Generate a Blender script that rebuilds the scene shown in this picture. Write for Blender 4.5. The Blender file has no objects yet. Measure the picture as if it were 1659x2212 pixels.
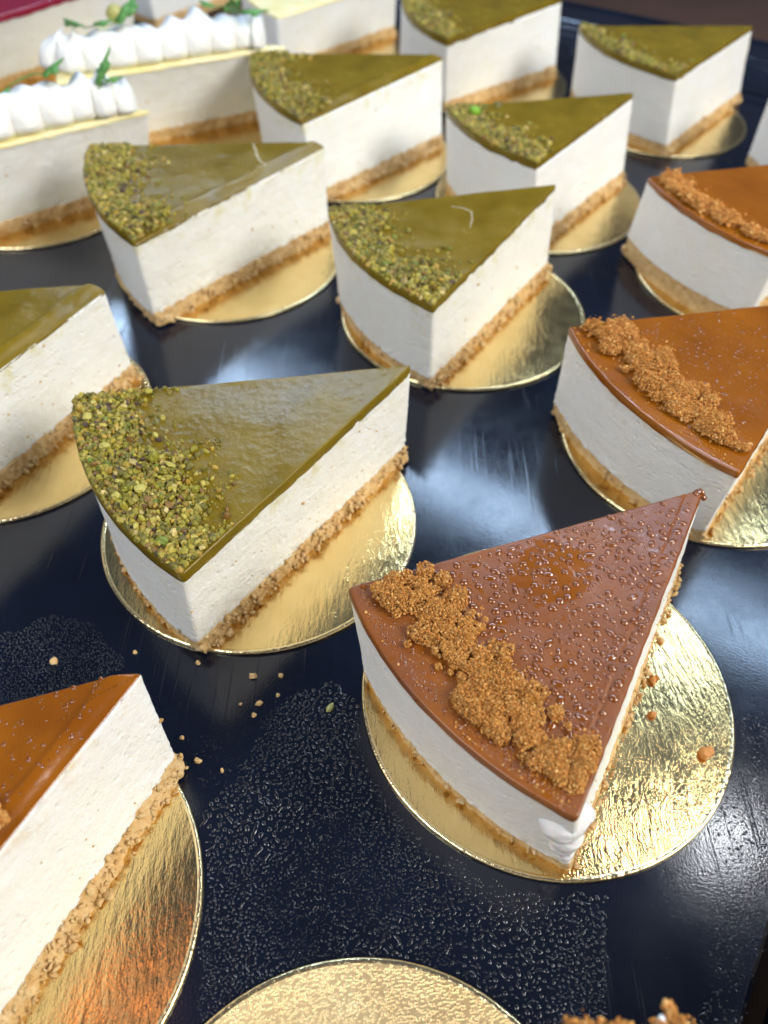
import bpy, math, random
import numpy as np
from mathutils import Matrix, Vector

# ------------------------------------------------------------------ camera, world, lights, exposure
SC = bpy.context.scene
COL = SC.collection
CAM_H = 0.19891
PITCH = math.radians(49.1086)
ROLL = math.radians(-0.60643)
cd = bpy.data.cameras.new("camera")
cam = bpy.data.objects.new("camera", cd)
COL.objects.link(cam)
sp, cp, cr, sr = math.sin(PITCH), math.cos(PITCH), math.cos(ROLL), math.sin(ROLL)
rt0, up0, fw = Vector((1, 0, 0)), Vector((0, sp, cp)), Vector((0, cp, -sp))
rx, ux = rt0 * cr - up0 * sr, rt0 * sr + up0 * cr
M = Matrix.Identity(4)
for i in range(3):
    M[i][0], M[i][1], M[i][2] = rx[i], ux[i], -fw[i]
M[2][3] = CAM_H
cam.matrix_world = M
cd.sensor_fit = 'VERTICAL'
cd.sensor_height = 36.0
cd.lens = 36.0 * 1745.08 / 2212.0
cd.clip_start = 0.005
cd.clip_end = 50
cd.dof.use_dof = True
cd.dof.focus_distance = 0.200
cd.dof.aperture_fstop = 12.0
SC.camera = cam

wd = bpy.data.worlds.new("World")
SC.world = wd
wd.use_nodes = True
wn = wd.node_tree.nodes
wl = wd.node_tree.links
wn.clear()
wo = wn.new('ShaderNodeOutputWorld')
bg = wn.new('ShaderNodeBackground')
tc = wn.new('ShaderNodeTexCoord')
sep = wn.new('ShaderNodeSeparateXYZ')
wl.new(tc.outputs['Generated'], sep.inputs[0])
# dim shop interior: cool and a little brighter towards the far low side, warm dark towards the camera side
ry = wn.new('ShaderNodeValToRGB')
mr = wn.new('ShaderNodeMapRange')
mr.inputs['From Min'].default_value = -1
mr.inputs['From Max'].default_value = 1
wl.new(sep.outputs['Y'], mr.inputs['Value'])
wl.new(mr.outputs[0], ry.inputs[0])
e = ry.color_ramp.elements
e[0].position, e[0].color = 0.0, (0.30, 0.235, 0.19, 1)
e[1].position, e[1].color = 1.0, (0.17, 0.19, 0.24, 1)
m_ = e.new(0.45); m_.color = (0.15, 0.14, 0.15, 1)
m_ = e.new(0.72); m_.color = (0.16, 0.24, 0.42, 1)
wl.new(ry.outputs[0], bg.inputs[0])
bg.inputs[1].default_value = 0.45
wl.new(bg.outputs[0], wo.inputs[0])


def area(name, loc, target, sx, sy, watts, col):
    ld = bpy.data.lights.new(name, 'AREA')
    ld.shape = 'RECTANGLE'
    ld.size, ld.size_y = sx, sy
    ld.energy = watts
    ld.color = col
    o = bpy.data.objects.new(name, ld)
    COL.objects.link(o)
    d = Vector(target) - Vector(loc)
    o.location = loc
    if name.startswith('strip'):
        z = -d.normalized()
        x = Vector((0.8536, -0.521, 0)).normalized()
        y = z.cross(x).normalized()
        x = y.cross(z).normalized()
        R = Matrix((x, y, z)).transposed()
        o.rotation_euler = R.to_euler()
    else:
        o.rotation_euler = d.to_track_quat('-Z', 'Y').to_euler()
    return o


# LED strip of the display case, running parallel to the tray's long edge
area('strip_lamp', (0.055, 0.622, 0.46), (0.01, 0.29, 0.0), 0.88, 0.018, 3.1, (0.52, 0.72, 1.0))
area('warm_lamp', (-0.37, 0.20, 1.0), (-0.1, 0.1, 0.0), 0.10, 0.16, 0.16, (1.0, 0.42, 0.20))
area('case_lamp', (0.95, -0.22, 0.80), (0.05, 0.25, 0.0), 0.60, 0.45, 23.0, (1.0, 0.97, 0.90))
area('ceiling_lamp', (-0.62, -0.25, 0.92), (0.0, 0.40, 0.0), 0.55, 0.5, 11.5, (0.86, 0.91, 1.0))
area('spot_lamp', (0.335, 0.275, 0.60), (0.08, 0.10, 0.0), 0.028, 0.028, 0.38, (0.95, 0.97, 1.0))

SC.view_settings.view_transform = 'Standard'
SC.view_settings.look = 'None'
SC.view_settings.gamma = 1.0
SC.view_settings.use_curve_mapping = False
SC.view_settings.exposure = -0.22
SC.cycles.max_bounces = 8
SC.cycles.sample_clamp_indirect = 6.0
SC.cycles.use_denoising = True

RNG = np.random.default_rng(11)
random.seed(5)


# ------------------------------------------------------------------ noise and mesh helpers
def vnoise(p, seed=0):
    p = np.asarray(p, dtype=np.float64)
    i = np.floor(p).astype(np.int64)
    f = p - i
    f = f * f * (3 - 2 * f)
    out = np.zeros(len(p))
    for dx in (0, 1):
        for dy in (0, 1):
            for dz in (0, 1):
                h = ((i[:, 0] + dx) * 73856093) ^ ((i[:, 1] + dy) * 19349663) ^ ((i[:, 2] + dz) * 83492791) ^ (seed * 2654435)
                h = (h ^ (h >> 13)) * 1274126177 & 0xffffffff
                h = (h ^ (h >> 16)) & 0xffff
                w = (f[:, 0] if dx else 1 - f[:, 0]) * (f[:, 1] if dy else 1 - f[:, 1]) * (f[:, 2] if dz else 1 - f[:, 2])
                out += w * (h / 32767.5 - 1)
    return out


def fbm(p, seed=0, octaves=3):
    p = np.asarray(p, dtype=np.float64)
    a, s, t = 1.0, 0.0, 0.0
    for k in range(octaves):
        s = s + a * vnoise(p * 2 ** k + 17.3 * k, seed + k)
        t += a
        a *= 0.55
    return s / t


def p3(xy, z):
    xy = np.asarray(xy)
    return np.column_stack([xy, np.broadcast_to(z, len(xy))])


def mesh_obj(name, V, F, mat, parent=None, smooth=True, colors=None, loc=None):
    """V (n,3); F list/array of faces (same size arrays allowed in a list)."""
    me = bpy.data.meshes.new(name)
    V = np.asarray(V, dtype=np.float32)
    if isinstance(F, np.ndarray):
        F = [F]
    me.vertices.add(len(V))
    me.vertices.foreach_set('co', V.ravel())
    starts, loops, tot, off = [], [], 0, 0
    for A in F:
        A = np.asarray(A, dtype=np.int32)
        if len(A) == 0:
            continue
        k = A.shape[1]
        starts.append(np.arange(len(A), dtype=np.int32) * k + off)
        loops.append(A.ravel())
        off += A.size
        tot += len(A)
    loops = np.concatenate(loops)
    me.loops.add(len(loops))
    me.loops.foreach_set('vertex_index', loops)
    me.polygons.add(tot)
    me.polygons.foreach_set('loop_start', np.concatenate(starts))
    me.polygons.foreach_set('use_smooth', np.full(tot, smooth))
    if colors is not None:
        ca = me.color_attributes.new('piece_colour', 'FLOAT_COLOR', 'POINT')
        ca.data.foreach_set('color', np.asarray(colors, dtype=np.float32).ravel())
    me.update(calc_edges=True)
    me.validate()
    me.materials.append(mat)
    o = bpy.data.objects.new(name, me)
    COL.objects.link(o)
    if parent is not None:
        o.parent = parent
    if loc is not None:
        o.location = loc
    return o


def tag(o, label=None, cat=None, group=None, kind=None):
    if label: o['label'] = label
    if cat: o['category'] = cat
    if group: o['group'] = group
    if kind: o['kind'] = kind
    return o


def empty(name, loc, label, cat, group=None):
    o = bpy.data.objects.new(name, None)
    o.empty_display_size = 0.01
    COL.objects.link(o)
    o.location = loc
    return tag(o, label, cat, group)


# ------------------------------------------------------------------ materials
def mat(name):
    m = bpy.data.materials.new(name)
    m.use_nodes = True
    nt = m.node_tree
    b = nt.nodes['Principled BSDF']
    return m, nt, b


def coords(nt, scale=(1, 1, 1), rot=(0, 0, 0)):
    t = nt.nodes.new('ShaderNodeTexCoord')
    mp = nt.nodes.new('ShaderNodeMapping')
    mp.inputs['Scale'].default_value = scale
    mp.inputs['Rotation'].default_value = rot
    nt.links.new(t.outputs['Object'], mp.inputs[0])
    return mp.outputs[0]


def noise(nt, vec, scale, detail=3, rough=0.55):
    n = nt.nodes.new('ShaderNodeTexNoise')
    n.inputs['Scale'].default_value = scale
    n.inputs['Detail'].default_value = detail
    n.inputs['Roughness'].default_value = rough
    nt.links.new(vec, n.inputs['Vector'])
    return n.outputs['Fac']


def voro(nt, vec, scale, feature='F1'):
    n = nt.nodes.new('ShaderNodeTexVoronoi')
    n.feature = feature
    n.inputs['Scale'].default_value = scale
    nt.links.new(vec, n.inputs['Vector'])
    return n.outputs['Distance']


def ramp(nt, fac, stops):
    r = nt.nodes.new('ShaderNodeValToRGB')
    el = r.color_ramp.elements
    while len(el) < len(stops):
        el.new(0.5)
    for s, (p, c) in zip(el, stops):
        s.position = p
        s.color = c if len(c) == 4 else (*c, 1)
    nt.links.new(fac, r.inputs[0])
    return r.outputs[0]


def rng_(nt, fac, a, b, c, d):
    n = nt.nodes.new('ShaderNodeMapRange')
    for k, v in zip(('From Min', 'From Max', 'To Min', 'To Max'), (a, b, c, d)):
        n.inputs[k].default_value = v
    nt.links.new(fac, n.inputs['Value'])
    return n.outputs[0]


def math_(nt, op, a, b):
    n = nt.nodes.new('ShaderNodeMath')
    n.operation = op
    for i, v in enumerate((a, b)):
        if isinstance(v, (int, float)):
            n.inputs[i].default_value = v
        else:
            nt.links.new(v, n.inputs[i])
    return n.outputs[0]


def mix(nt, fac, a, b):
    n = nt.nodes.new('ShaderNodeMix')
    n.data_type = 'RGBA'
    for s, v in ((n.inputs[0], fac), (n.inputs[6], a), (n.inputs[7], b)):
        if isinstance(v, (int, float)):
            s.default_value = v
        elif isinstance(v, tuple):
            s.default_value = v if len(v) == 4 else (*v, 1)
        else:
            nt.links.new(v, s)
    return n.outputs[2]


def bump(nt, b, height, dist, strength=1.0, prev=None):
    n = nt.nodes.new('ShaderNodeBump')
    n.inputs['Distance'].default_value = dist
    n.inputs['Strength'].default_value = strength
    nt.links.new(height, n.inputs['Height'])
    if prev is not None:
        nt.links.new(prev, n.inputs['Normal'])
    nt.links.new(n.outputs[0], b.inputs['Normal'])
    return n.outputs[0]


def zsock(nt):
    t = nt.nodes.new('ShaderNodeTexCoord')
    s = nt.nodes.new('ShaderNodeSeparateXYZ')
    nt.links.new(t.outputs['Object'], s.inputs[0])
    return s.outputs['Z']


def cream_mat(name, base, stain=None, stain_lo=0.022, warm=(0.83, 0.80, 0.71)):
    m, nt, b = mat(name)
    v = coords(nt)
    n1 = noise(nt, v, 90, 3)
    c = mix(nt, rng_(nt, n1, 0.35, 0.7, 0, 0.5), base, warm)
    if stain:
        z = zsock(nt)
        n2 = noise(nt, v, 170, 4, 0.65)
        zf = rng_(nt, z, stain_lo, 0.039, 0, 0.24)
        k = math_(nt, 'ADD', n2, zf)
        c = mix(nt, rng_(nt, k, 0.68, 0.90, 0, 0.55), c, stain)
    nt.links.new(c, b.inputs['Base Color'])
    b.inputs['Roughness'].default_value = 0.42
    b.inputs['Specular IOR Level'].default_value = 0.35
    b.inputs['Subsurface Weight'].default_value = 0.35
    b.inputs['Subsurface Radius'].default_value = (1.0, 0.8, 0.55)
    b.inputs['Subsurface Scale'].default_value = 0.0025
    f = noise(nt, v, 900, 4, 0.7)
    p = bump(nt, b, f, 0.0008, 0.6)
    pits = rng_(nt, voro(nt, v, 420), 0.0, 0.35, 0, 1)
    gate = rng_(nt, noise(nt, v, 260, 1), 0.5, 0.62, 1, 0)
    p = bump(nt, b, math_(nt, 'MAXIMUM', pits, gate), 0.0007, 0.5, p)
    bump(nt, b, noise(nt, coords(nt, (.12, .12, 1)), 420, 3, 0.6), 0.0006, 0.45, p)
    return m


M_CREAM_G = cream_mat('cream_with_green_smears', (0.86, 0.86, 0.82), (0.66, 0.60, 0.20))
M_CREAM_C = cream_mat('cream_with_caramel_smears', (0.87, 0.865, 0.84), (0.72, 0.52, 0.26), 0.026)
M_CREAM = cream_mat('plain_cream', (0.86, 0.86, 0.84))
M_WHIP = cream_mat('whipped_cream', (0.90, 0.90, 0.86), None, warm=(0.88, 0.87, 0.80))


def base_mat():
    m, nt, b = mat('biscuit_crumb')
    v = coords(nt)
    n = noise(nt, v, 380, 4, 0.7)
    c = ramp(nt, n, [(0.25, (0.34, 0.16, 0.04)), (0.42, (0.60, 0.38, 0.15)), (0.60, (0.72, 0.51, 0.26)), (0.78, (0.82, 0.65, 0.40))])
    nt.links.new(c, b.inputs['Base Color'])
    b.inputs['Roughness'].default_value = 0.7
    b.inputs['Subsurface Weight'].default_value = 0.3
    b.inputs['Subsurface Radius'].default_value = (1, .6, .3)
    b.inputs['Subsurface Scale'].default_value = 0.001
    bump(nt, b, noise(nt, v, 1100, 4, 0.7), 0.0007, 0.9)
    return m


M_BASE = base_mat()


def pistachio_mat():
    m, nt, b = mat('pistachio_glaze')
    v = coords(nt)
    n = noise(nt, v, 60, 4, 0.6)
    fine = noise(nt, v, 2200, 2)
    c = ramp(nt, n, [(0.3, (0.135, 0.088, 0.003)), (0.7, (0.205, 0.138, 0.006))])
    sp_ = rng_(nt, fine, 0.62, 0.70, 0, 0.4)
    c = mix(nt, sp_, c, (0.07, 0.05, 0.01))
    nt.links.new(c, b.inputs['Base Color'])
    nt.links.new(rng_(nt, n, 0.35, 0.7, 0.17, 0.30), b.inputs['Roughness'])
    b.inputs['Specular IOR Level'].default_value = 0.38
    b.inputs['Subsurface Weight'].default_value = 0.1
    b.inputs['Subsurface Scale'].default_value = 0.001
    p = bump(nt, b, noise(nt, v, 1100, 4, 0.65), 0.00016, 0.5)
    bump(nt, b, noise(nt, v, 160, 3), 0.0005, 0.4, p)
    return m


M_PIST = pistachio_mat()


def caramel_mat(name, fog):
    m, nt, b = mat(name)
    v = coords(nt)
    n = noise(nt, v, 45, 3)
    c = ramp(nt, n, [(0.3, (0.20, 0.053, 0.0010)), (0.7, (0.27, 0.080, 0.002))] if fog else [(0.3, (0.20, 0.057, 0.0025)), (0.7, (0.29, 0.092, 0.004))])
    if fog:
        # breath of condensation on the glaze: a thin pale film with a clear window in it
        t = nt.nodes.new('ShaderNodeTexCoord')
        vm = nt.nodes.new('ShaderNodeVectorMath'); vm.operation = 'DISTANCE'
        vm.inputs[1].default_value = (0.0095, 0.0188, 0.040)
        nt.links.new(t.outputs['Object'], vm.inputs[0])
        d = math_(nt, 'ADD', vm.outputs['Value'], rng_(nt, noise(nt, v, 260, 4, 0.7), 0.3, 0.7, -0.004, 0.004))
        win = rng_(nt, d, 0.0085, 0.0112, 0, 1)
        holes = rng_(nt, noise(nt, v, 420, 3, 0.6), 0.60, 0.68, 1, 0.25)
        fm = math_(nt, 'MULTIPLY', win, holes)
        fv = rng_(nt, noise(nt, v, 110, 4, 0.6), 0.32, 0.68, 0.04, 0.30)
        c = mix(nt, math_(nt, 'MULTIPLY', fm, fv), c, (0.110, 0.060, 0.058))
        nt.links.new(rng_(nt, fm, 0, 1, 0.10, 0.33), b.inputs['Roughness'])
        b.inputs['Specular IOR Level'].default_value = 0.5
    else:
        b.inputs['Roughness'].default_value = 0.16
        b.inputs['Specular IOR Level'].default_value = 0.5
    nt.links.new(c, b.inputs['Base Color'])
    b.inputs['Subsurface Weight'].default_value = 0.15
    b.inputs['Subsurface Radius'].default_value = (1, .35, .08)
    b.inputs['Subsurface Scale'].default_value = 0.002
    p = bump(nt, b, noise(nt, v, 900, 3), 0.00008, 0.4)
    bump(nt, b, noise(nt, v, 120, 2), 0.0005, 0.4, p)
    return m


M_CARF = caramel_mat('fogged_caramel_glaze', True)
M_CAR = caramel_mat('caramel_glaze', False)


def simple(name, col, rough=0.5, spec=0.5, bscale=None, bdist=0.0003, metal=0, sss=0, var=None):
    m, nt, b = mat(name)
    v = coords(nt)
    if var:
        nt.links.new(mix(nt, rng_(nt, noise(nt, v, var[1], 3), 0.35, 0.65, 0, 1), col, var[0]), b.inputs['Base Color'])
    else:
        b.inputs['Base Color'].default_value = (*col, 1)
    b.inputs['Roughness'].default_value = rough
    b.inputs['Specular IOR Level'].default_value = spec
    b.inputs['Metallic'].default_value = metal
    if sss:
        b.inputs['Subsurface Weight'].default_value = sss
        b.inputs['Subsurface Scale'].default_value = 0.0015
    if bscale:
        bump(nt, b, noise(nt, v, bscale, 3), bdist, 0.8)
    return m


M_CARDROP = simple('caramel_droplet', (0.19, 0.050, 0.002), 0.02, 1.0)
M_CARDROP.node_tree.nodes['Principled BSDF'].inputs['Coat Weight'].default_value = 0.3
M_WATER = simple('water_on_black', (0.010, 0.012, 0.018), 0.05, 0.75)
M_LEMON = simple('lemon_curd', (0.88, 0.77, 0.36), 0.22, 0.5, 200, 0.0005, sss=0.2, var=((0.92, 0.85, 0.54), 90))
M_RASP = simple('raspberry_glaze', (0.24, 0.010, 0.035), 0.12, 0.6, 200, 0.0005)
M_HERB = simple('herb_leaf', (0.07, 0.22, 0.05), 0.5, 0.4, 700, 0.0002, var=((0.13, 0.32, 0.08), 300))
M_SMEAR = simple('melted_cream', (0.88, 0.87, 0.86), 0.15, 0.6, 300, 0.0005, sss=0.4)


def piece_mat(name, rough, sss):
    m, nt, b = mat(name)
    a = nt.nodes.new('ShaderNodeAttribute')
    a.attribute_name = 'piece_colour'
    v = coords(nt)
    n = noise(nt, v, 1800, 3, 0.7)
    c = mix(nt, rng_(nt, n, 0.3, 0.7, 0, 0.18), a.outputs['Color'], (0.45, 0.33, 0.09))
    nt.links.new(c, b.inputs['Base Color'])
    b.inputs['Roughness'].default_value = rough
    b.inputs['Subsurface Weight'].default_value = sss
    b.inputs['Subsurface Radius'].default_value = (1, .7, .3)
    b.inputs['Subsurface Scale'].default_value = 0.0008
    bump(nt, b, n, 0.0002, 0.7)
    return m


M_NUT = piece_mat('chopped_pistachio', 0.5, 0.12)
M_CRUMBLE = piece_mat('brown_sugar_crumble', 0.8, 0.35)
M_CRUMBLE.node_tree.nodes['Principled BSDF'].inputs['Specular IOR Level'].default_value = 0.2


def foil_mat(name, wet):
    m, nt, b = mat(name)
    b.inputs['Metallic'].default_value = 1.0
    v = coords(nt)
    vs = coords(nt, (1, 0.28, 1), (0, 0, 0.9))
    n = noise(nt, v, 70, 3)
    c = mix(nt, rng_(nt, n, 0.3, 0.7, 0, 1), (0.84, 0.64, 0.29), (0.78, 0.57, 0.24))
    nt.links.new(c, b.inputs['Base Color'])
    if wet:
        c = mix(nt, rng_(nt, n, 0.3, 0.7, 0, 1), (0.92, 0.69, 0.36), (0.85, 0.60, 0.29))
        nt.links.new(c, b.inputs['Base Color'])
        b.inputs['Roughness'].default_value = 0.47
        h = rng_(nt, voro(nt, v, 1500), 0.0, 0.6, 1, 0)
        p = bump(nt, b, h, 0.00030, 0.8)
    else:
        nt.links.new(rng_(nt, noise(nt, v, 150, 3), 0.3, 0.7, 0.12, 0.22), b.inputs['Roughness'])
        p = bump(nt, b, noise(nt, vs, 650, 4, 0.65), 0.00040, 0.45)
    bump(nt, b, noise(nt, vs, 110, 3), 0.0006, 0.28, p)
    return m


M_FOIL = foil_mat('gold_foil', False)
M_FOILW = foil_mat('misted_gold_foil', True)
M_RIM = simple('gold_rim', (0.92, 0.76, 0.42), 0.22, 0.5, 600, 0.0003, metal=1.0)


def tray_mat():
    m, nt, b = mat('black_tray')
    v = coords(nt)
    n = noise(nt, v, 14, 4, 0.6)
    c = mix(nt, rng_(nt, n, 0.35, 0.65, 0, 1), (0.003, 0.0042, 0.009), (0.005, 0.008, 0.019))
    nt.links.new(c, b.inputs['Base Color'])
    s1 = noise(nt, coords(nt, (1, 0.02, 1), (0, 0, -0.55)), 700, 2)
    s2 = noise(nt, coords(nt, (1, 0.02, 1), (0, 0, 1.15)), 600, 2)
    s = math_(nt, 'MAXIMUM', rng_(nt, s1, 0.62, 0.70, 0, 1), rng_(nt, s2, 0.64, 0.72, 0, 1))
    gate = rng_(nt, noise(nt, v, 22, 2), 0.45, 0.6, 0, 1)
    s = math_(nt, 'MULTIPLY', s, gate)
    smudge = rng_(nt, noise(nt, v, 40, 5, 0.7), 0.3, 0.7, 0.10, 0.19)
    nt.links.new(math_(nt, 'ADD', smudge, math_(nt, 'MULTIPLY', s, 0.15)), b.inputs['Roughness'])
    b.inputs['Specular IOR Level'].default_value = 0.55
    p = bump(nt, b, s, 0.00006, 0.6)
    p = bump(nt, b, noise(nt, v, 9, 2), 0.002, 0.2, p)
    bump(nt, b, noise(nt, v, 1500, 2), 0.00006, 0.35, p)
    return m


M_TRAY = tray_mat()
M_COUNTER = simple('brown_counter', (0.055, 0.032, 0.022), 0.35, 0.4, 60, 0.001, var=((0.085, 0.045, 0.03), 6))


# ------------------------------------------------------------------ the surface: counter and trays
E1 = np.array([0.8536, -0.5210])     # along the far edge, to the right
E2 = np.array([0.5210, 0.8536])      # away from the camera


def grid_plane(x0, x1, y0, y1, z):
    return np.array([[x0, y0, z], [x1, y0, z], [x1, y1, z], [x0, y1, z]]), np.array([[0, 1, 2, 3]])


V, F = grid_plane(-6, 6, -4, 8, -0.035)
tag(mesh_obj('counter', V, F, M_COUNTER, smooth=False), kind='structure')


def slab(m0, m1, n0, n1, ztop, ribs):
    """tray as a lofted profile: flat floor, thin ribs near the far side, rounded outer edge"""
    # profile across n
    prof = []
    prof.append((n0 - 0.004, -0.012)); prof.append((n0 - 0.001, -0.002)); prof.append((n0, ztop))
    for r in ribs:
        prof += [(r - 0.0022, ztop), (r - 0.0010, ztop + 0.0010), (r + 0.0010, ztop + 0.0010), (r + 0.0022, ztop)]
    prof += [(n1 - 0.006, ztop), (n1 - 0.003, ztop + 0.0015), (n1 - 0.0008, ztop + 0.0012), (n1, -0.0005), (n1 + 0.002, -0.012)]
    us = [(m0 - 0.002, -0.012), (m0, 0), (m1 - 0.0012, 0), (m1 - 0.0003, -0.0006), (m1, -0.002), (m1 + 0.002, -0.012)]
    V = []
    for (u, dz) in us:
        for (n, z) in prof:
            q = E1 * u + E2 * n
            V.append((q[0], q[1], max(z + dz, -0.014)))
    k = len(prof)
    F = [[i * k + j, (i + 1) * k + j, (i + 1) * k + j + 1, i * k + j + 1] for i in range(len(us) - 1) for j in range(k - 1)]
    return np.array(V), np.array(F)


V, F = slab(-0.62, 0.0499, -0.16, 0.6303, 0.0, (0.532, 0.545, 0.558, 0.571, 0.584, 0.597))
tray = mesh_obj('serving_tray', V, F, M_TRAY, smooth=False)
tag(tray, 'wide black tray under all the gold cake boards, scratched and partly wet', 'tray')
V, F = slab(0.0585, 0.62, -0.16, 0.6303, 0.0, (0.532, 0.545, 0.558, 0.571, 0.584, 0.597))
tag(mesh_obj('serving_tray', V, F, M_TRAY, smooth=False),
    'neighbouring black tray beyond the dark gap in the bottom right corner', 'tray')


# ------------------------------------------------------------------ cake boards
BOARDS = {
    'A': (0.0445, 0.1080, .05, 'gold round board under the caramel slice in the right foreground'),
    'B': (-0.0396, 0.1681, .05, 'gold round board under the large pistachio slice in the left foreground'),
    'C': (-0.0904, 0.0501, .05, 'gold round board with brown reflections under the caramel slice at bottom left'),
    'D': (-0.1343, 0.2139, .05, 'gold round board under the pistachio slice cut off by the left edge'),
    'E': (-0.0700, 0.3225, .05, 'gold round board under the pistachio slice with a pale crack across its top'),
    'F': (0.0316, 0.2819, .05, 'gold round board under the central pistachio slice with a scratch in its glaze'),
    'G': (-0.0170, 0.4200, .05, 'gold board under the pistachio slice right of the lemon slices, mostly hidden'),
    'H': (0.0738, 0.3762, .05, 'gold round board under the pistachio slice with one bright green nut'),
    'I': (0.0570, 0.5160, .05, 'gold board under the pistachio slice cut off by the top edge'),
    'J': (0.1545, 0.4660, .0455, 'gold round board under the pistachio slice at top right'),
    'K': (0.1128, 0.2084, .05, 'gold round board under the upper of the two large caramel slices at the right edge'),
    'L': (0.1598, 0.3139, .05, 'gold round board under the farthest caramel slice at the right edge'),
    'N': (-0.1703, 0.3750, .05, 'gold round board under the nearer lemon slice on the left edge'),
    'O': (-0.1080, 0.4500, .05, 'gold round board under the farther lemon slice, mostly hidden'),
    'P': (-0.0400, 0.5690, .05, 'gold board under the lemon slice at the top centre'),
    'Q': (-0.2080, 0.5300, .05, 'gold board under the red raspberry slice in the top left corner'),
    'M': (0.2480, 0.3950, .05, 'gold board under the slice whose white side just shows at the right edge'),
    'R': (-0.0028, -0.0077, .05, 'misted gold round board with nothing on its near part, at the bottom edge'),
}


def board(key):
    cx, cy, R, lab = BOARDS[key]
    o = empty('cake_board', (cx, cy, 0), lab, 'cake board', 'gold round cake boards on the tray')
    n = 160
    t = np.arange(n) * 2 * math.pi / n
    prof = [(0.0, 0.0012), (0.30, .0012), (0.60, .0012), (0.80, .0012), (0.93, .0012), (0.975, .00121)]
    wob = 1 + 0.0015 * np.sin(3 * t + cx * 90) + 0.001 * np.sin(7 * t + cy * 70)
    V = [[0, 0, .0012]]
    for r, z in prof[1:]:
        V += [[r * R * math.cos(a) * w, r * R * math.sin(a) * w, z] for a, w in zip(t, wob)]
    F4, F3 = [], [[0, 1 + j, 1 + (j + 1) % n] for j in range(n)]
    for i in range(len(prof) - 2):
        for j in range(n):
            p, q = 1 + i * n + j, 1 + i * n + (j + 1) % n
            F4.append([p, p + n, q + n, q])
    mesh_obj('foil_top', V, [np.array(F3), np.array(F4)], M_FOILW if key == 'R' else M_FOIL, o)
    rim = [(0.9748, .00118), (0.985, .00135), (0.994, .0013), (1.0, .0010), (1.0015, .0006), (0.999, .0002)]
    V, F4 = [], []
    for r, z in rim:
        V += [[r * R * math.cos(a) * w, r * R * math.sin(a) * w, z] for a, w in zip(t, wob)]
    for i in range(len(rim) - 1):
        for j in range(n):
            p, q = i * n + j, i * n + (j + 1) % n
            F4.append([p, p + n, q + n, q])
    mesh_obj('rim', V, np.array(F4), M_RIM, o)
    return o


for k in BOARDS:
    board(k)

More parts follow.
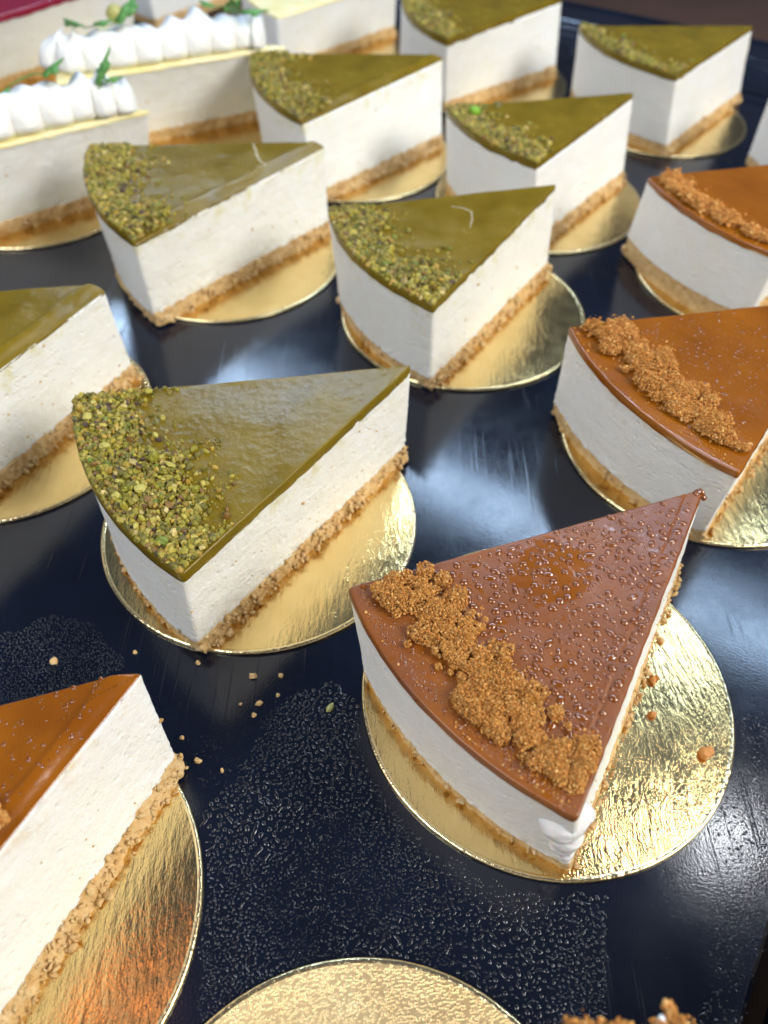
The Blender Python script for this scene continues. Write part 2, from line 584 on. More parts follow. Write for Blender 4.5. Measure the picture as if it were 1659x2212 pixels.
# ------------------------------------------------------------------ slices
# corners as measured in metres: top apex, top left, top front; bottom apex, left, front
SL = {
    'A': ((0.0853, 0.1463), (-0.0085, 0.1129), (0.0385, 0.0581), (0.0894, 0.1481), (-0.0048, 0.1110), (0.0439, 0.0602)),
    'B': ((0.0081, 0.1967), (-0.0918, 0.1807), (-0.0488, 0.1158), (0.0072, 0.1965), (-0.0869, 0.1640), (-0.0512, 0.1180)),
    'C': ((-0.0532, 0.0903), (-0.1444, 0.0609), (-0.0963, 0.0044), (-0.0505, 0.0853), (-0.1414, 0.0553), (-0.0913, -0.0038)),
    'D': ((-0.0958, 0.2386), (-0.1938, 0.2253), (-0.1429, 0.1506), (-0.0936, 0.2386), (-0.1901, 0.2236), (-0.1415, 0.1540)),
    'E': ((-0.0268, 0.3466), (-0.1260, 0.3400), (-0.0924, 0.2667), (-0.0259, 0.3420), (-0.1200, 0.3200), (-0.0921, 0.2694)),
    'F': ((0.0678, 0.3114), (-0.0229, 0.2896), (0.0158, 0.2272), (0.0702, 0.3096), (-0.0190, 0.2824), (0.0169, 0.2319)),
    'G': ((0.0278, 0.4451), (-0.0698, 0.4442), (-0.0385, 0.3681), (0.0290, 0.4300), (-0.0667, 0.4353), (-0.0325, 0.3673)),
    'H': ((0.1160, 0.4004), (0.0263, 0.3828), (0.0624, 0.3289), (0.1182, 0.3924), (0.0291, 0.3840), (0.0654, 0.3261)),
    'I': ((0.1005, 0.5328), (0.0072, 0.5331), (0.0308, 0.4654), (0.1018, 0.5245), (0.0067, 0.5385), (0.0319, 0.4724)),
    'J': ((0.1985, 0.4904), (0.1029, 0.4876), (0.1417, 0.4217), (0.2040, 0.4904), (0.1061, 0.4930), (0.1463, 0.4215)),
    'K': ((0.1561, 0.2356), (0.0592, 0.2171), (0.0963, 0.1520), (0.1578, 0.2382), (0.0606, 0.2203), (0.0992, 0.1604)),
    'L': ((0.2007, 0.3399), (0.1056, 0.3180), (0.1414, 0.2602), (0.2022, 0.3466), (0.1058, 0.3277), (0.1428, 0.2679)),
    'M': ((0.2801, 0.4214), (0.1837, 0.4085), (0.2204, 0.3442), (0.2827, 0.4267), (0.1857, 0.4146), (0.2229, 0.3490)),
    'N': ((-0.1081, 0.3755), (-0.2062, 0.3927), (-0.1890, 0.3233), (-0.1168, 0.3817), (-0.2132, 0.3958), (-0.1950, 0.3230)),
    'O': ((-0.0530, 0.4534), (-0.1560, 0.4800), (-0.1581, 0.4050), (-0.0578, 0.4680), (-0.1552, 0.4894), (-0.1543, 0.4173)),
    'P': ((0.0055, 0.5884), (-0.0932, 0.5860), (-0.0640, 0.5180), (0.0042, 0.5911), (-0.0945, 0.5887), (-0.0653, 0.5207)),
    'Q': ((-0.1548, 0.5654), (-0.2520, 0.5561), (-0.2192, 0.4872), (-0.1637, 0.5680), (-0.2619, 0.5660), (-0.2289, 0.4982)),
    'S': ((0.0525, 0.0245), (-0.0418, -0.0032), (0.0022, -0.0622), (0.0542, 0.0218), (-0.0418, -0.0032), (0.0022, -0.0622)),
    'T': ((0.1790, 0.0690), (0.0850, 0.0340), (0.1350, -0.0200), (0.1790, 0.0690), (0.0850, 0.0340), (0.1350, -0.0200)),
    'U': ((-0.0950, 0.6700), (-0.1930, 0.6600), (-0.1550, 0.5950), (-0.0950, 0.6700), (-0.1930, 0.6600), (-0.1550, 0.5950)),
}


def smooth_closed(P, w):
    if w < 1:
        return P
    k = np.exp(-0.5 * (np.arange(-3 * w, 3 * w + 1) / w) ** 2)
    k /= k.sum()
    out = np.zeros_like(P)
    for o, q in zip(range(-3 * w, 3 * w + 1), k):
        out += q * np.roll(P, o, axis=0)
    return out


def perimeter(a, l, f, ds, rnd):
    a, l, f = map(np.array, (a, l, f))
    n1 = int(round(0.098 / ds)); n2 = int(round(0.077 / ds)); n3 = n1
    t = np.arange(n1)[:, None] / n1
    s1 = a + (l - a) * t
    ta, tb = math.atan2(*(l - a)[::-1]), math.atan2(*(f - a)[::-1])
    if tb < ta - math.pi: tb += 2 * math.pi
    if tb > ta + math.pi: tb -= 2 * math.pi
    ra, rb = np.hypot(*(l - a)), np.hypot(*(f - a))
    u = np.arange(n2) / n2
    an = ta + (tb - ta) * u
    r = ra + (rb - ra) * u
    s2 = a + np.column_stack([np.cos(an), np.sin(an)]) * r[:, None]
    t = np.arange(n3)[:, None] / n3
    s3 = f + (a - f) * t
    P = np.vstack([s1, s2, s3])
    seg = np.array([0] * n1 + [1] * n2 + [2] * n3)
    along = np.concatenate([np.arange(n1) / n1, u, np.arange(n3) / n3])
    return smooth_closed(P, max(1, int(round(rnd / ds)))), seg, along


def normals2(P):
    d = np.roll(P, -1, axis=0) - np.roll(P, 1, axis=0)
    d /= np.maximum(np.hypot(d[:, 0], d[:, 1]), 1e-9)[:, None]
    n = np.column_stack([d[:, 1], -d[:, 0]])
    c = P.mean(0)
    if ((P - c) * n).sum() < 0:
        n = -n
    return n


def loft(rings, cap_top=True, cap_rings=None, cap_fn=None):
    """rings: list of (n,3). returns V, faces"""
    n = len(rings[0])
    V = list(rings)
    F = []
    idx = np.arange(n)
    nx = (idx + 1) % n
    for k in range(len(rings) - 1):
        F.append(np.column_stack([k * n + idx, k * n + nx, (k + 1) * n + nx, (k + 1) * n + idx]))
    F3 = []
    if cap_top:
        top = rings[-1]
        c = top.mean(0)
        ks = cap_rings if cap_rings is not None else np.linspace(1, 0, 12)[1:-1]
        for q in ks:
            R = c + (top - c) * q
            if cap_fn is not None:
                R[:, 2] = cap_fn(R[:, :2], q)
            V.append(R)
            k = len(V) - 2
            F.append(np.column_stack([k * n + idx, k * n + nx, (k + 1) * n + nx, (k + 1) * n + idx]))
        VV = np.vstack(V)
        cc = c.copy()
        if cap_fn is not None:
            cc[2] = cap_fn(c[None, :2], 0)[0]
        VV = np.vstack([VV, cc])
        k = len(V) - 1
        F3 = np.column_stack([k * n + idx, k * n + nx, np.full(n, len(VV) - 1)])
        return VV, [np.vstack(F), F3]
    return np.vstack(V), [np.vstack(F)]


def slice_frame(c):
    """empty location: centre of the slice on the ground"""
    pts = np.array(c[:3])
    m = pts.mean(0) * 0.7 + (pts[1] + pts[2]) / 2 * 0.3
    return np.array([m[0], m[1], 0.0012])


def edge_dist(xy, p, q):
    p, q = np.array(p), np.array(q)
    d = (q - p) / np.hypot(*(q - p))
    w = xy - p
    return np.abs(w[:, 0] * -d[1] + w[:, 1] * d[0])


def build_slice(key, label, ds, glaze, g, h=.041, cream=None, bevel=0.0, groove=0.0, rnd=.0007, base_h=.0060, rough=1.0, apex_cut=0.0, group=None):
    c = [np.array(q, float) for q in SL[key]]
    if apex_cut:
        for i in (0, 3):
            pass
    o3 = slice_frame(c)
    root = empty('cheesecake_slice', tuple(o3), label, 'cake slice', group)
    org = o3[:2]
    seed = sum(map(ord, key)) * 7
    Pt, seg, al = perimeter(c[0] - org, c[1] - org, c[2] - org, ds, rnd)
    Pb, _, _ = perimeter(c[3] - org, c[4] - org, c[5] - org, ds, rnd)
    cut = (seg != 1).astype(float)
    cut = smooth_closed(cut[:, None], 3)[:, 0]
    hh = h - 0.0012

    def wall(z):
        P = Pb + (Pt - Pb) * (z / hh)
        return P, normals2(P)

    # biscuit base
    rings = []
    nb = max(6, int(base_h / max(ds, .0005)))
    for z in np.linspace(0.0, base_h, nb):
        P, N = wall(z)
        q = p3(P, z) * 1.0
        n = fbm(q * 230, seed, 3)
        n2 = fbm(q * 1300, seed + 5, 2)
        tz = z / base_h
        out = cut * (0.0001 + 0.0009 * (1 - tz) * rough + 0.0016 * n * (1.1 - .6 * tz) * rough + 0.0007 * n2 * rough) + (1 - cut) * (-0.0003 + 0.0006 * n + .0003 * n2)
        out *= 1.0 if tz < .9 else .7
        rings.append(p3(P + N * out[:, None], z))
    V, F = loft(rings, True, [0.97, 0.5])
    bs = mesh_obj('crumb_base', V, F, M_BASE, root)
    # grains clinging to the cut side of the base
    m = int(330 * min(1.0, .0006 / ds) * rough)
    if m > 0:
        idx = RNG.choice(np.where((seg == 2) | ((seg == 1) & (RNG.random(len(seg)) < .25)) | ((seg == 0) & (al < .1)))[0], m)
        z = RNG.random(m) ** 1.3 * base_h
        P = Pb[idx] + (Pt[idx] - Pb[idx]) * (z / hh)[:, None]
        N = normals2(Pb)[idx]
        off = (0.0005 + 0.0014 * (1 - z / base_h)) * cut[idx]
        P = P + N * (off * (0.6 + .8 * RNG.random(m)))[:, None]
        sz = 0.00028 + 0.0008 * RNG.random(m) ** 3
        Vg, Fg, _ = pieces(np.column_stack([P, z]), sz, seed, .6, .4)
        join_into(bs, Vg, Fg)

    # specks dragged up the cut face by the knife
    m2 = 26 if ds < .0007 else 10
    idx = RNG.choice(np.where(seg == 2)[0], m2)
    z = base_h + (hh - g - base_h) * RNG.random(m2) ** 2.5
    Pm = Pb[idx] + (Pt[idx] - Pb[idx]) * (z / hh)[:, None] + normals2(Pb)[idx] * .0002
    Vg, Fg, _ = pieces(np.column_stack([Pm, z]), 0.00018 + 0.00035 * RNG.random(m2) ** 2, seed + 7)
    join_into(bs, Vg, Fg)

    # cream body
    z0, z1 = base_h - 0.0006, hh - g + 0.0006
    rings = []
    nl = max(8, int((z1 - z0) / max(ds * 1.4, .0008)))
    for z in np.linspace(z0, z1, nl):
        P, N = wall(z)
        q = p3(P, z)
        n = fbm(q * 130, seed + 11, 3)
        n2 = fbm(q * 700, seed + 12, 2)
        out = cut * (0.00035 * n + 0.00013 * n2) + (1 - cut) * (0.0002 * n)
        out += 0.0004 * (((z - z0) / (z1 - z0)) < .12) * n2
        rings.append(p3(P + N * out[:, None], z))
    V, F = loft(rings, True, [0.96, 0.5])
    mesh_obj('cream_filling', V, F, cream, root)

    # glaze
    zt = hh
    cutd = lambda xy: edge_dist(xy, c[2] - org, c[0] - org)

    def ztop(xy):
        q = p3(xy, 0.0)
        z = zt + 0.00022 * fbm(q * 90, seed + 21, 2) + (0.00006 if g > .003 else .00002) * fbm(q * 600, seed + 22, 2)
        if groove > 0:
            d = cutd(xy)
            z = z - groove * np.exp(-((d - .0036) / .0003) ** 2) + groove * .7 * np.exp(-((d - .0044) / .0004) ** 2)
        if bevel > 0:
            d = cutd(xy)
            wv = 0.0036 + 0.0010 * fbm(q * 70, seed + 3, 2)
            k = np.clip(1 - d / wv, 0, 1)
            ridge = np.exp(-((d - wv * 1.25) / 0.0011) ** 2)
            z = z - bevel * (k * k * (3 - 2 * k)) + 0.00045 * ridge
        return z

    rings = []
    P0, N0 = wall(hh)
    q0 = p3(P0, hh)
    low = hh - g + 0.0006 * fbm(q0 * 160, seed + 31, 2) - 0.0006 * np.clip(fbm(q0 * 330, seed + 33, 2), 0, 1) * cut
    nz = 7
    for i in range(nz):
        t = i / (nz - 1)
        zz = low + (ztop(P0) - 0.00055 - low) * t
        q = p3(P0, 0); q[:, 2] = zz
        out = 0.00005 + cut * 0.00022 * fbm(q * 420, seed + 41, 2) * (g / .003) + 0.0001 * math.sin(math.pi * min(1, t * 1.1))
        R = P0 + N0 * out[:, None] if isinstance(out, np.ndarray) else P0 + N0 * out
        rings.append(np.column_stack([R, zz]))
    for th in (25, 50, 72, 90):
        a_ = math.radians(th)
        inn = 0.00055 * (1 - math.cos(a_)) - 0.00005
        R = P0 - N0 * inn
        rings.append(np.column_stack([R, ztop(R) - 0.00055 * (1 - math.sin(a_))]))
    nr = max(14, int(0.035 / ds / 1.1))
    ks = np.linspace(1, 0, nr + 1)[1:-1]
    V, F = loft(rings, True, ks, lambda xy, q: ztop(xy))
    gl = mesh_obj('pistachio_glaze' if glaze in (M_PIST,) else 'caramel_glaze' if glaze in (M_CAR, M_CARF) else 'lemon_topping' if glaze is M_LEMON else 'raspberry_glaze', V, F, glaze, root)
    return root, c, org, hh, ztop, gl


# small irregular pieces ------------------------------------------------
def ico(sub):
    import bmesh
    bm = bmesh.new()
    bmesh.ops.create_icosphere(bm, subdivisions=sub, radius=1.0)
    V = np.array([v.co[:] for v in bm.verts])
    F = np.array([[v.index for v in f.verts] for f in bm.faces])
    bm.free()
    return V, F


ICO1, ICO2 = ico(1), ico(2)


def pieces(centres, sizes, seed, aniso=0.45, jitter=0.28, tmpl=ICO1, flat=None):
    m = len(centres)
    V0, F0 = tmpl
    r = np.random.default_rng(seed + 999)
    sc = 1 + aniso * (r.random((m, 1, 3)) * 2 - 1)
    W = V0[None] * (1 + jitter * (r.random((m, len(V0), 1)) * 2 - 1)) * sc
    q = r.normal(size=(m, 4)); q /= np.linalg.norm(q, axis=1)[:, None]
    w, x, y, z = q.T
    R = np.stack([np.stack([1 - 2 * (y * y + z * z), 2 * (x * y - z * w), 2 * (x * z + y * w)], -1),
                  np.stack([2 * (x * y + z * w), 1 - 2 * (x * x + z * z), 2 * (y * z - x * w)], -1),
                  np.stack([2 * (x * z - y * w), 2 * (y * z + x * w), 1 - 2 * (x * x + y * y)], -1)], 1)
    W = np.einsum('mij,mkj->mki', R, W) * sizes[:, None, None] + centres[:, None, :]
    F = F0[None] + (np.arange(m) * len(V0))[:, None, None]
    return W.reshape(-1, 3), F.reshape(-1, 3), len(V0)


def join_into(o, V, F):
    me = o.data
    n = len(me.vertices)
    co = np.empty(n * 3, np.float32); me.vertices.foreach_get('co', co)
    tri = []
    polys = {}
    for p in me.polygons:
        polys.setdefault(p.loop_total, []).append(list(p.vertices))
    Fs = [np.array(v) for v in polys.values()] + [F + n]
    VV = np.vstack([co.reshape(-1, 3), V])
    tmp = mesh_obj('tmp', VV, Fs, me.materials[0])
    old = me
    o.data = tmp.data
    o.data.name = o.name
    bpy.data.objects.remove(tmp)
    bpy.data.meshes.remove(old)


NUTC = np.array([(0.25, 0.24, 0.018), (0.36, 0.31, 0.030), (0.13, 0.13, 0.015), (0.46, 0.41, 0.09), (0.42, 0.28, 0.04), (0.20, 0.095, 0.02), (0.045, 0.022, 0.030), (0.60, 0.50, 0.22), (0.15, 0.23, 0.03)])
NUTP = np.array([.24, .24, .15, .10, .10, .06, .03, .04, .04])


def polar(c, org, s, u):
    a, l, f = c[0] - org, c[1] - org, c[2] - org
    ta, tb = math.atan2(*(l - a)[::-1]), math.atan2(*(f - a)[::-1])
    if tb < ta - math.pi: tb += 2 * math.pi
    if tb > ta + math.pi: tb -= 2 * math.pi
    ra, rb = np.hypot(*(l - a)), np.hypot(*(f - a))
    an = ta + (tb - ta) * u
    r = (ra + (rb - ra) * u) * s
    return a + np.column_stack([np.cos(an), np.sin(an)]) * r[:, None]


def nut_topping(root, c, org, ztop, n, seed, s0=.76, big=1.0, width=None, tmpl=ICO1):
    r = np.random.default_rng(seed)
    # band between s0 and the outer edge, with a ragged inner border
    u = r.random(n)
    ragged = s0 + 0.035 * np.sin(u * 9 + seed) + 0.03 * np.sin(u * 23 + seed * 2)
    s = 1.0 - (1.0 - ragged) * r.random(n) ** 1.15
    s = np.minimum(s, 0.992)
    stray = r.random(n) < 0.07
    s[stray] = ragged[stray] - 0.11 * r.random(stray.sum()) ** 2.2
    u = np.clip(u, 0.012, 0.985)
    xy = polar(c, org, s, u)
    sz = (0.00016 + 0.00105 * r.random(n) ** 4.5) * big
    inside = np.clip((s - ragged) / (1 - ragged), 0, 1)
    pile = 0.0013 * np.sin(np.pi * np.clip(inside * .9 + .12, 0, 1)) * (0.55 + 0.45 * fbm(p3(xy, 0) * 260, seed, 2))
    z = ztop(xy) + sz * .35 + np.maximum(pile, 0) * r.random(n) ** .5 * (~stray)
    cols = NUTC[r.choice(len(NUTC), n, p=NUTP)] * (0.42 + 0.58 * r.random((n, 1)) ** .9) * np.array([1.08, 1.0, .8])
    V, F, k = pieces(np.column_stack([xy, z]), sz, seed, 0.4, 0.22, tmpl)
    C = np.column_stack([np.repeat(cols, k, axis=0), np.ones(n * k)])
    tag(mesh_obj('pistachio_crumbs', V, F, M_NUT, root, smooth=False, colors=C), kind='stuff')


def crumble_topping(root, c, org, ztop, path, ngr, seed, gs=.00034, lump_n=60, spread=.0042, tmpl=ICO1, strays=60):
    """crumble as clusters of sugar grains lying along a path of (s,u,height scale)"""
    r = np.random.default_rng(seed)
    P = np.array(path, float)
    t = r.random(lump_n) * (len(P) - 1)
    i = np.minimum(t.astype(int), len(P) - 2)
    fr = (t - i)[:, None]
    q = P[i] * (1 - fr) + P[i + 1] * fr
    xy = polar(c, org, q[:, 0], q[:, 1])
    xy += r.normal(size=(lump_n, 2)) * spread * 0.42
    R = (0.0005 + 0.0020 * r.random(lump_n) ** 2.4) * q[:, 2]
    a2, l2, f2 = c[0] - org, c[1] - org, c[2] - org
    mid2 = (l2 + f2) / 2

    def sdist(p, q):
        d = (q - p) / np.hypot(*(q - p))
        side = np.sign((mid2 - p)[0] * -d[1] + (mid2 - p)[1] * d[0])
        w = xy - p
        return (w[:, 0] * -d[1] + w[:, 1] * d[0]) * side
    dc, dl = sdist(f2, a2), sdist(l2, a2)
    rr_ = np.hypot(*(xy - a2).T) / .0985
    if lump_n > 50:
        inward = ((l2 + f2) / 2 + a2) / 2
        push = np.maximum(0, R + .0010 - np.minimum(dc, dl))[:, None]
        dv = np.where((dc < dl)[:, None], l2 - xy, f2 - xy)
        xy = xy + dv / np.hypot(*dv.T)[:, None] * push * 1.1
        push = (np.maximum(0, rr_ + R / .0985 - .965) * .0985)[:, None]
        dv = a2 - xy
        xy = xy + dv / np.hypot(*dv.T)[:, None] * push
    z = ztop(xy) + R * .3 + 0.0013 * r.random(lump_n) ** 1.3 * q[:, 2] * (R < .0019)
    cen = np.column_stack([xy, z])
    # grains on lump surfaces
    k = r.choice(lump_n, ngr, p=R ** 2 / (R ** 2).sum())
    d = r.normal(size=(ngr, 3)); d /= np.linalg.norm(d, axis=1)[:, None]
    d[:, 2] = np.abs(d[:, 2]) * (r.random(ngr) < .8) * 2 * .5 + d[:, 2] * (r.random(ngr) < .2)
    rad = R[k] * np.clip(0.95 + 0.75 * fbm((cen[k] + d * R[k][:, None]) * 480, seed, 3) + .28 * r.random(ngr), .5, 1.8)
    G = cen[k] + d * rad[:, None] * np.array([1.12, 1.12, .72])
    zz = ztop(G[:, :2])
    G[:, 2] = np.maximum(G[:, 2], zz + gs * .3)
    # fallen grains round the pile
    ns = strays * 9
    t = r.random(ns) * (len(P) - 1); i = np.minimum(t.astype(int), len(P) - 2); fr = (t - i)[:, None]
    q = P[i] * (1 - fr) + P[i + 1] * fr
    q[:, 0] = np.clip(q[:, 0] + r.normal(size=ns) * .05, .5, .985)
    q[:, 1] = np.clip(q[:, 1] + r.normal(size=ns) * .03, .015, .98)
    xs = polar(c, org, q[:, 0], q[:, 1])
    G2 = np.column_stack([xs, ztop(xs) + gs * .4])
    A = np.vstack([G, G2])
    sz = gs * (0.45 + 1.5 * r.random(len(A)) ** 4)
    base = np.array([(0.54, 0.220, 0.050), (0.64, 0.29, 0.080), (0.42, 0.145, 0.028), (0.74, 0.42, 0.15)])
    cols = base[r.choice(4, len(A), p=[.4, .3, .18, .12])] * (0.85 + 0.3 * r.random((len(A), 1)))
    V, F, kk = pieces(A, sz, seed, .22, .10, tmpl)
    C = np.column_stack([np.repeat(cols, kk, axis=0), np.ones(len(A) * kk)])
    # solid cores
    V2, F2, k2 = pieces(cen, R * .66, seed + 3, .30, .16, ICO2)
    C2 = np.tile(np.array([0.42, 0.17, 0.028, 1.0]), (len(V2), 1))
    tag(mesh_obj('sugar_crumble', np.vstack([V, V2]), np.vstack([F, F2 + len(V)]), M_CRUMBLE, root, smooth=False, colors=np.vstack([C, C2])), kind='stuff')


# domed droplets ------------------------------------------------
def dome(nseg=10, rings=((1.0, 0.0), (0.93, 0.42), (0.72, 0.74), (0.38, 0.95))):
    V, F4 = [], []
    for r, z in rings:
        V += [(r * math.cos(2 * math.pi * j / nseg), r * math.sin(2 * math.pi * j / nseg), z) for j in range(nseg)]
    for i in range(len(rings) - 1):
        for j in range(nseg):
            F4.append([i * nseg + j, i * nseg + (j + 1) % nseg, (i + 1) * nseg + (j + 1) % nseg, (i + 1) * nseg + j])
    V.append((0, 0, 1.0))
    k = (len(rings) - 1) * nseg
    F3 = [[k + j, k + (j + 1) % nseg, len(V) - 1] for j in range(nseg)]
    return np.array(V), np.array(F4), np.array(F3)


DOME = dome()


def domes(cen, r, hgt, stretch, ang, bend, seed):
    V0, F4, F3 = DOME
    m = len(cen)
    W = np.repeat(V0[None], m, 0)
    rr = np.random.default_rng(seed)
    W[:, :, :2] *= (1 + 0.12 * (rr.random((m, len(V0), 1)) * 2 - 1))
    X = W[:, :, 0] * (r * stretch)[:, None]
    Y = W[:, :, 1] * (r / np.sqrt(stretch))[:, None] + bend[:, None] * X ** 2 / (r[:, None] * stretch[:, None])
    Z = W[:, :, 2] * (r * hgt / np.sqrt(stretch))[:, None]
    ca, sa = np.cos(ang)[:, None], np.sin(ang)[:, None]
    W = np.stack([X * ca - Y * sa + cen[:, 0, None], X * sa + Y * ca + cen[:, 1, None], Z + cen[:, 2, None]], -1)
    off = (np.arange(m) * len(V0))[:, None, None]
    return W.reshape(-1, 3), [(F4[None] + off).reshape(-1, 4), (F3[None] + off).reshape(-1, 3)]


def sep_points(cand, rad, cell):
    """greedy thinning on a grid so that droplets do not overlap"""
    keep, grid = [], {}
    for i, (p, q) in enumerate(zip(cand, rad)):
        g = (int(p[0] // cell), int(p[1] // cell))
        ok = True
        for dx in (-1, 0, 1):
            for dy in (-1, 0, 1):
                for j in grid.get((g[0] + dx, g[1] + dy), ()):
                    if (cand[j][0] - p[0]) ** 2 + (cand[j][1] - p[1]) ** 2 < (q + rad[j]) ** 2 * 1.1:
                        ok = False
                        break
                if not ok: break
            if not ok: break
        if ok:
            keep.append(i)
            grid.setdefault(g, []).append(i)
    return np.array(keep)


GP = 'pistachio cheesecake slices on the tray'
GC = 'caramel cheesecake slices on the tray'
GL = 'lemon cheesecake slices at the back left'

# --- A: caramel slice in focus
root, c, org, hh, ztop, gl = build_slice('A', 'caramel slice in the right foreground, beaded with droplets, cream oozing at its front corner', .00045, M_CARF, .0026, cream=M_CREAM_C, group=GC, rough=.55, groove=.00022, rnd=.0009)
crumble_topping(root, c, org, ztop, [(.91, .025, .7), (.885, .07, 1.1), (.87, .12, 1.1), (.85, .20, 1.2), (.845, .29, .9), (.86, .36, .7), (.83, .43, 1.1), (.83, .49, 1.15), (.87, .54, 1.2), (.90, .60, 1.25), (.885, .66, 1.1), (.88, .72, .9), (.91, .78, .55), (.905, .85, .8), (.92, .91, 1.0), (.935, .96, 1.1)],
                64000, 21, .00018, 250, .0094, ICO1, 190)
# droplets
r = np.random.default_rng(4)
n = 11000
s = 0.06 + 0.80 * np.sqrt(r.random(n))
u = 0.03 + 0.94 * r.random(n)
xy = polar(c, org, s, u)
rad = 0.00009 + 0.00100 * r.random(n) ** 9
order = np.argsort(-rad)
xy, rad, s, u = xy[order], rad[order], s[order], u[order]
dens = 0.22 + 0.78 * np.clip((u - .45) * 3.0, 0, 1) * np.clip((s - .25) * 3, 0, 1)
dens = np.maximum(dens, np.where((s < .42), .55, 0))
ok = (r.random(n) < dens) | (rad > .0005)
xy, rad = xy[ok], rad[ok]
kp = sep_points(xy, rad, .0025)
xy, rad = xy[kp], rad[kp]
m = len(xy)
V, F = domes(np.column_stack([xy, ztop(xy) - .00002]), rad, np.full(m, .55), 1 + .6 * r.random(m) ** 2, r.random(m) * 6.28, np.zeros(m), 3)
tag(mesh_obj('condensation_beads', V, F, M_CARDROP, root), kind='stuff')
# small beads on the bare strip by the arc
n = 900
s = .955 + .03 * r.random(n); u = .03 + .94 * r.random(n)
s = np.where(r.random(n) < .5, s, .93 + .05 * r.random(n))
xy = polar(c, org, s, u)
rad = 0.00014 + 0.0005 * r.random(n) ** 3
kp = sep_points(xy, rad, .0025); xy, rad = xy[kp], rad[kp]; m = len(xy)
V, F = domes(np.column_stack([xy, ztop(xy) - .00002]), rad, np.full(m, .5), 1 + .8 * r.random(m), r.random(m) * 6.28, np.zeros(m), 8)
tag(mesh_obj('glaze_beads', V, F, M_CARDROP, root), kind='stuff')
# melted cream squeezed out at the front corner
import bmesh


def blob(name, balls, mat_, parent, vox=.0005, noise_amp=.0003, scale=300, squash=None, smooth_it=4):
    bm = bmesh.new()
    for (x, y, z, rx_, ry_, rz_) in balls:
        r_ = bmesh.ops.create_icosphere(bm, subdivisions=3, radius=1.0, matrix=Matrix.Translation((x, y, z)) @ Matrix.Diagonal((rx_, ry_, rz_, 1)))
    me = bpy.data.meshes.new(name)
    bm.to_mesh(me); bm.free()
    o = bpy.data.objects.new(name, me)
    COL.objects.link(o)
    md = o.modifiers.new('r', 'REMESH'); md.mode = 'VOXEL'; md.voxel_size = vox
    sm = o.modifiers.new('s', 'SMOOTH'); sm.iterations = smooth_it; sm.factor = .5
    dg = bpy.context.evaluated_depsgraph_get()
    ev = o.evaluated_get(dg)
    m2 = bpy.data.meshes.new_from_object(ev)
    o.modifiers.clear()
    o.data = m2
    bpy.data.meshes.remove(me)
    m2.name = name
    nv = len(m2.vertices)
    co = np.empty(nv * 3, np.float32); m2.vertices.foreach_get('co', co); co = co.reshape(-1, 3)
    no = np.empty(nv * 3, np.float32); m2.vertices.foreach_get('normal', no); no = no.reshape(-1, 3)
    co = co + no * (noise_amp * fbm(co * scale, 5, 2))[:, None]
    m2.vertices.foreach_set('co', co.astype(np.float32).ravel())
    m2.polygons.foreach_set('use_smooth', np.full(len(m2.polygons), True))
    m2.materials.clear(); m2.materials.append(mat_)
    m2.update()
    o.parent = parent
    return o


fx, fy = c[2] - org
blob('oozing_cream', [(fx + .0002, fy + .0060, .0262, .0058, .0056, .0075), (fx + .0040, fy + .0058, .0268, .0028, .0026, .0036), 
                      (fx + .0048, fy + .0056, .0225, .0015, .0015, .0030), (fx + .0020, fy + .0046, .0180, .0038, .0038, .0085), (fx + .0034, fy + .0036, .0105, .0018, .0018, .0040)],
     M_SMEAR, root, .0004, .0004, 300, smooth_it=12)
V, F, k = pieces(np.array([[*(c[0] - org + [-.0016, -.0012]), hh - .0006], [*(c[0] - org + [-.0004, -.0016]), hh - .0016], [*(c[0] - org + [-.0030, -.0020]), hh - .0002]]), np.array([.0013, .0009, .0009]), 19, .45, .2, ICO2)
mesh_obj('torn_glaze_tip', V, F, M_CARDROP, root)

# --- B
root, c, org, hh, ztop, gl = build_slice('B', 'large pistachio slice in the left foreground, nuts piled at its rounded end', .00045, M_PIST, .0034, cream=M_CREAM_G, group=GP)
nut_topping(root, c, org, ztop, 11000, 31, .805, .86, tmpl=ICO1)
# single larger nuts among the crumbs
r = np.random.default_rng(9)
ss = r.uniform(.78, .98, 46); uu = r.uniform(.04, .95, 46)
xy = polar(c, org, ss, uu)
z = ztop(xy) + .0016
cols = NUTC[r.choice(len(NUTC), 46, p=[.15, .2, .1, .2, .1, .08, .08, .06, .03])]
V, F, k = pieces(np.column_stack([xy, z]), .0006 + .0008 * r.random(46) ** 2, 55, .45, .22, ICO2)
tag(mesh_obj('nut_pieces', V, F, M_NUT, root, smooth=False, colors=np.column_stack([np.repeat(cols, k, 0), np.ones(46 * k)])), kind='stuff')

# --- C
CS = (.44, .88)
root, c, org, hh, ztop, gl = build_slice('C', 'caramel slice cut off at the bottom left, its wide white side showing', .00055, M_CAR, .0024, cream=M_CREAM_C, group=GC, bevel=.0016, rnd=.0012)
crumble_topping(root, c, org, ztop, [(CS[0], CS[1], 1.0), (CS[0] + .05, CS[1] - .10, 1.2), (.75, .6, 1.1), (.9, .2, 1)], 9000, 22, .0004, 60, .005, ICO1, 60)
r = np.random.default_rng(14)
n = 650
xy = polar(c, org, .05 + .8 * np.sqrt(r.random(n)), .04 + .88 * r.random(n))
rad = 0.00016 + 0.00045 * r.random(n) ** 2.5
kp = sep_points(xy, rad, .0016); xy, rad = xy[kp], rad[kp]; m = len(xy)
V, F = domes(np.column_stack([xy, ztop(xy) - .00002]), rad, np.full(m, .5), 1 + .5 * r.random(m), r.random(m) * 6.28, np.zeros(m), 5)
tag(mesh_obj('glaze_bubbles', V, F, M_CARDROP, root), kind='stuff')

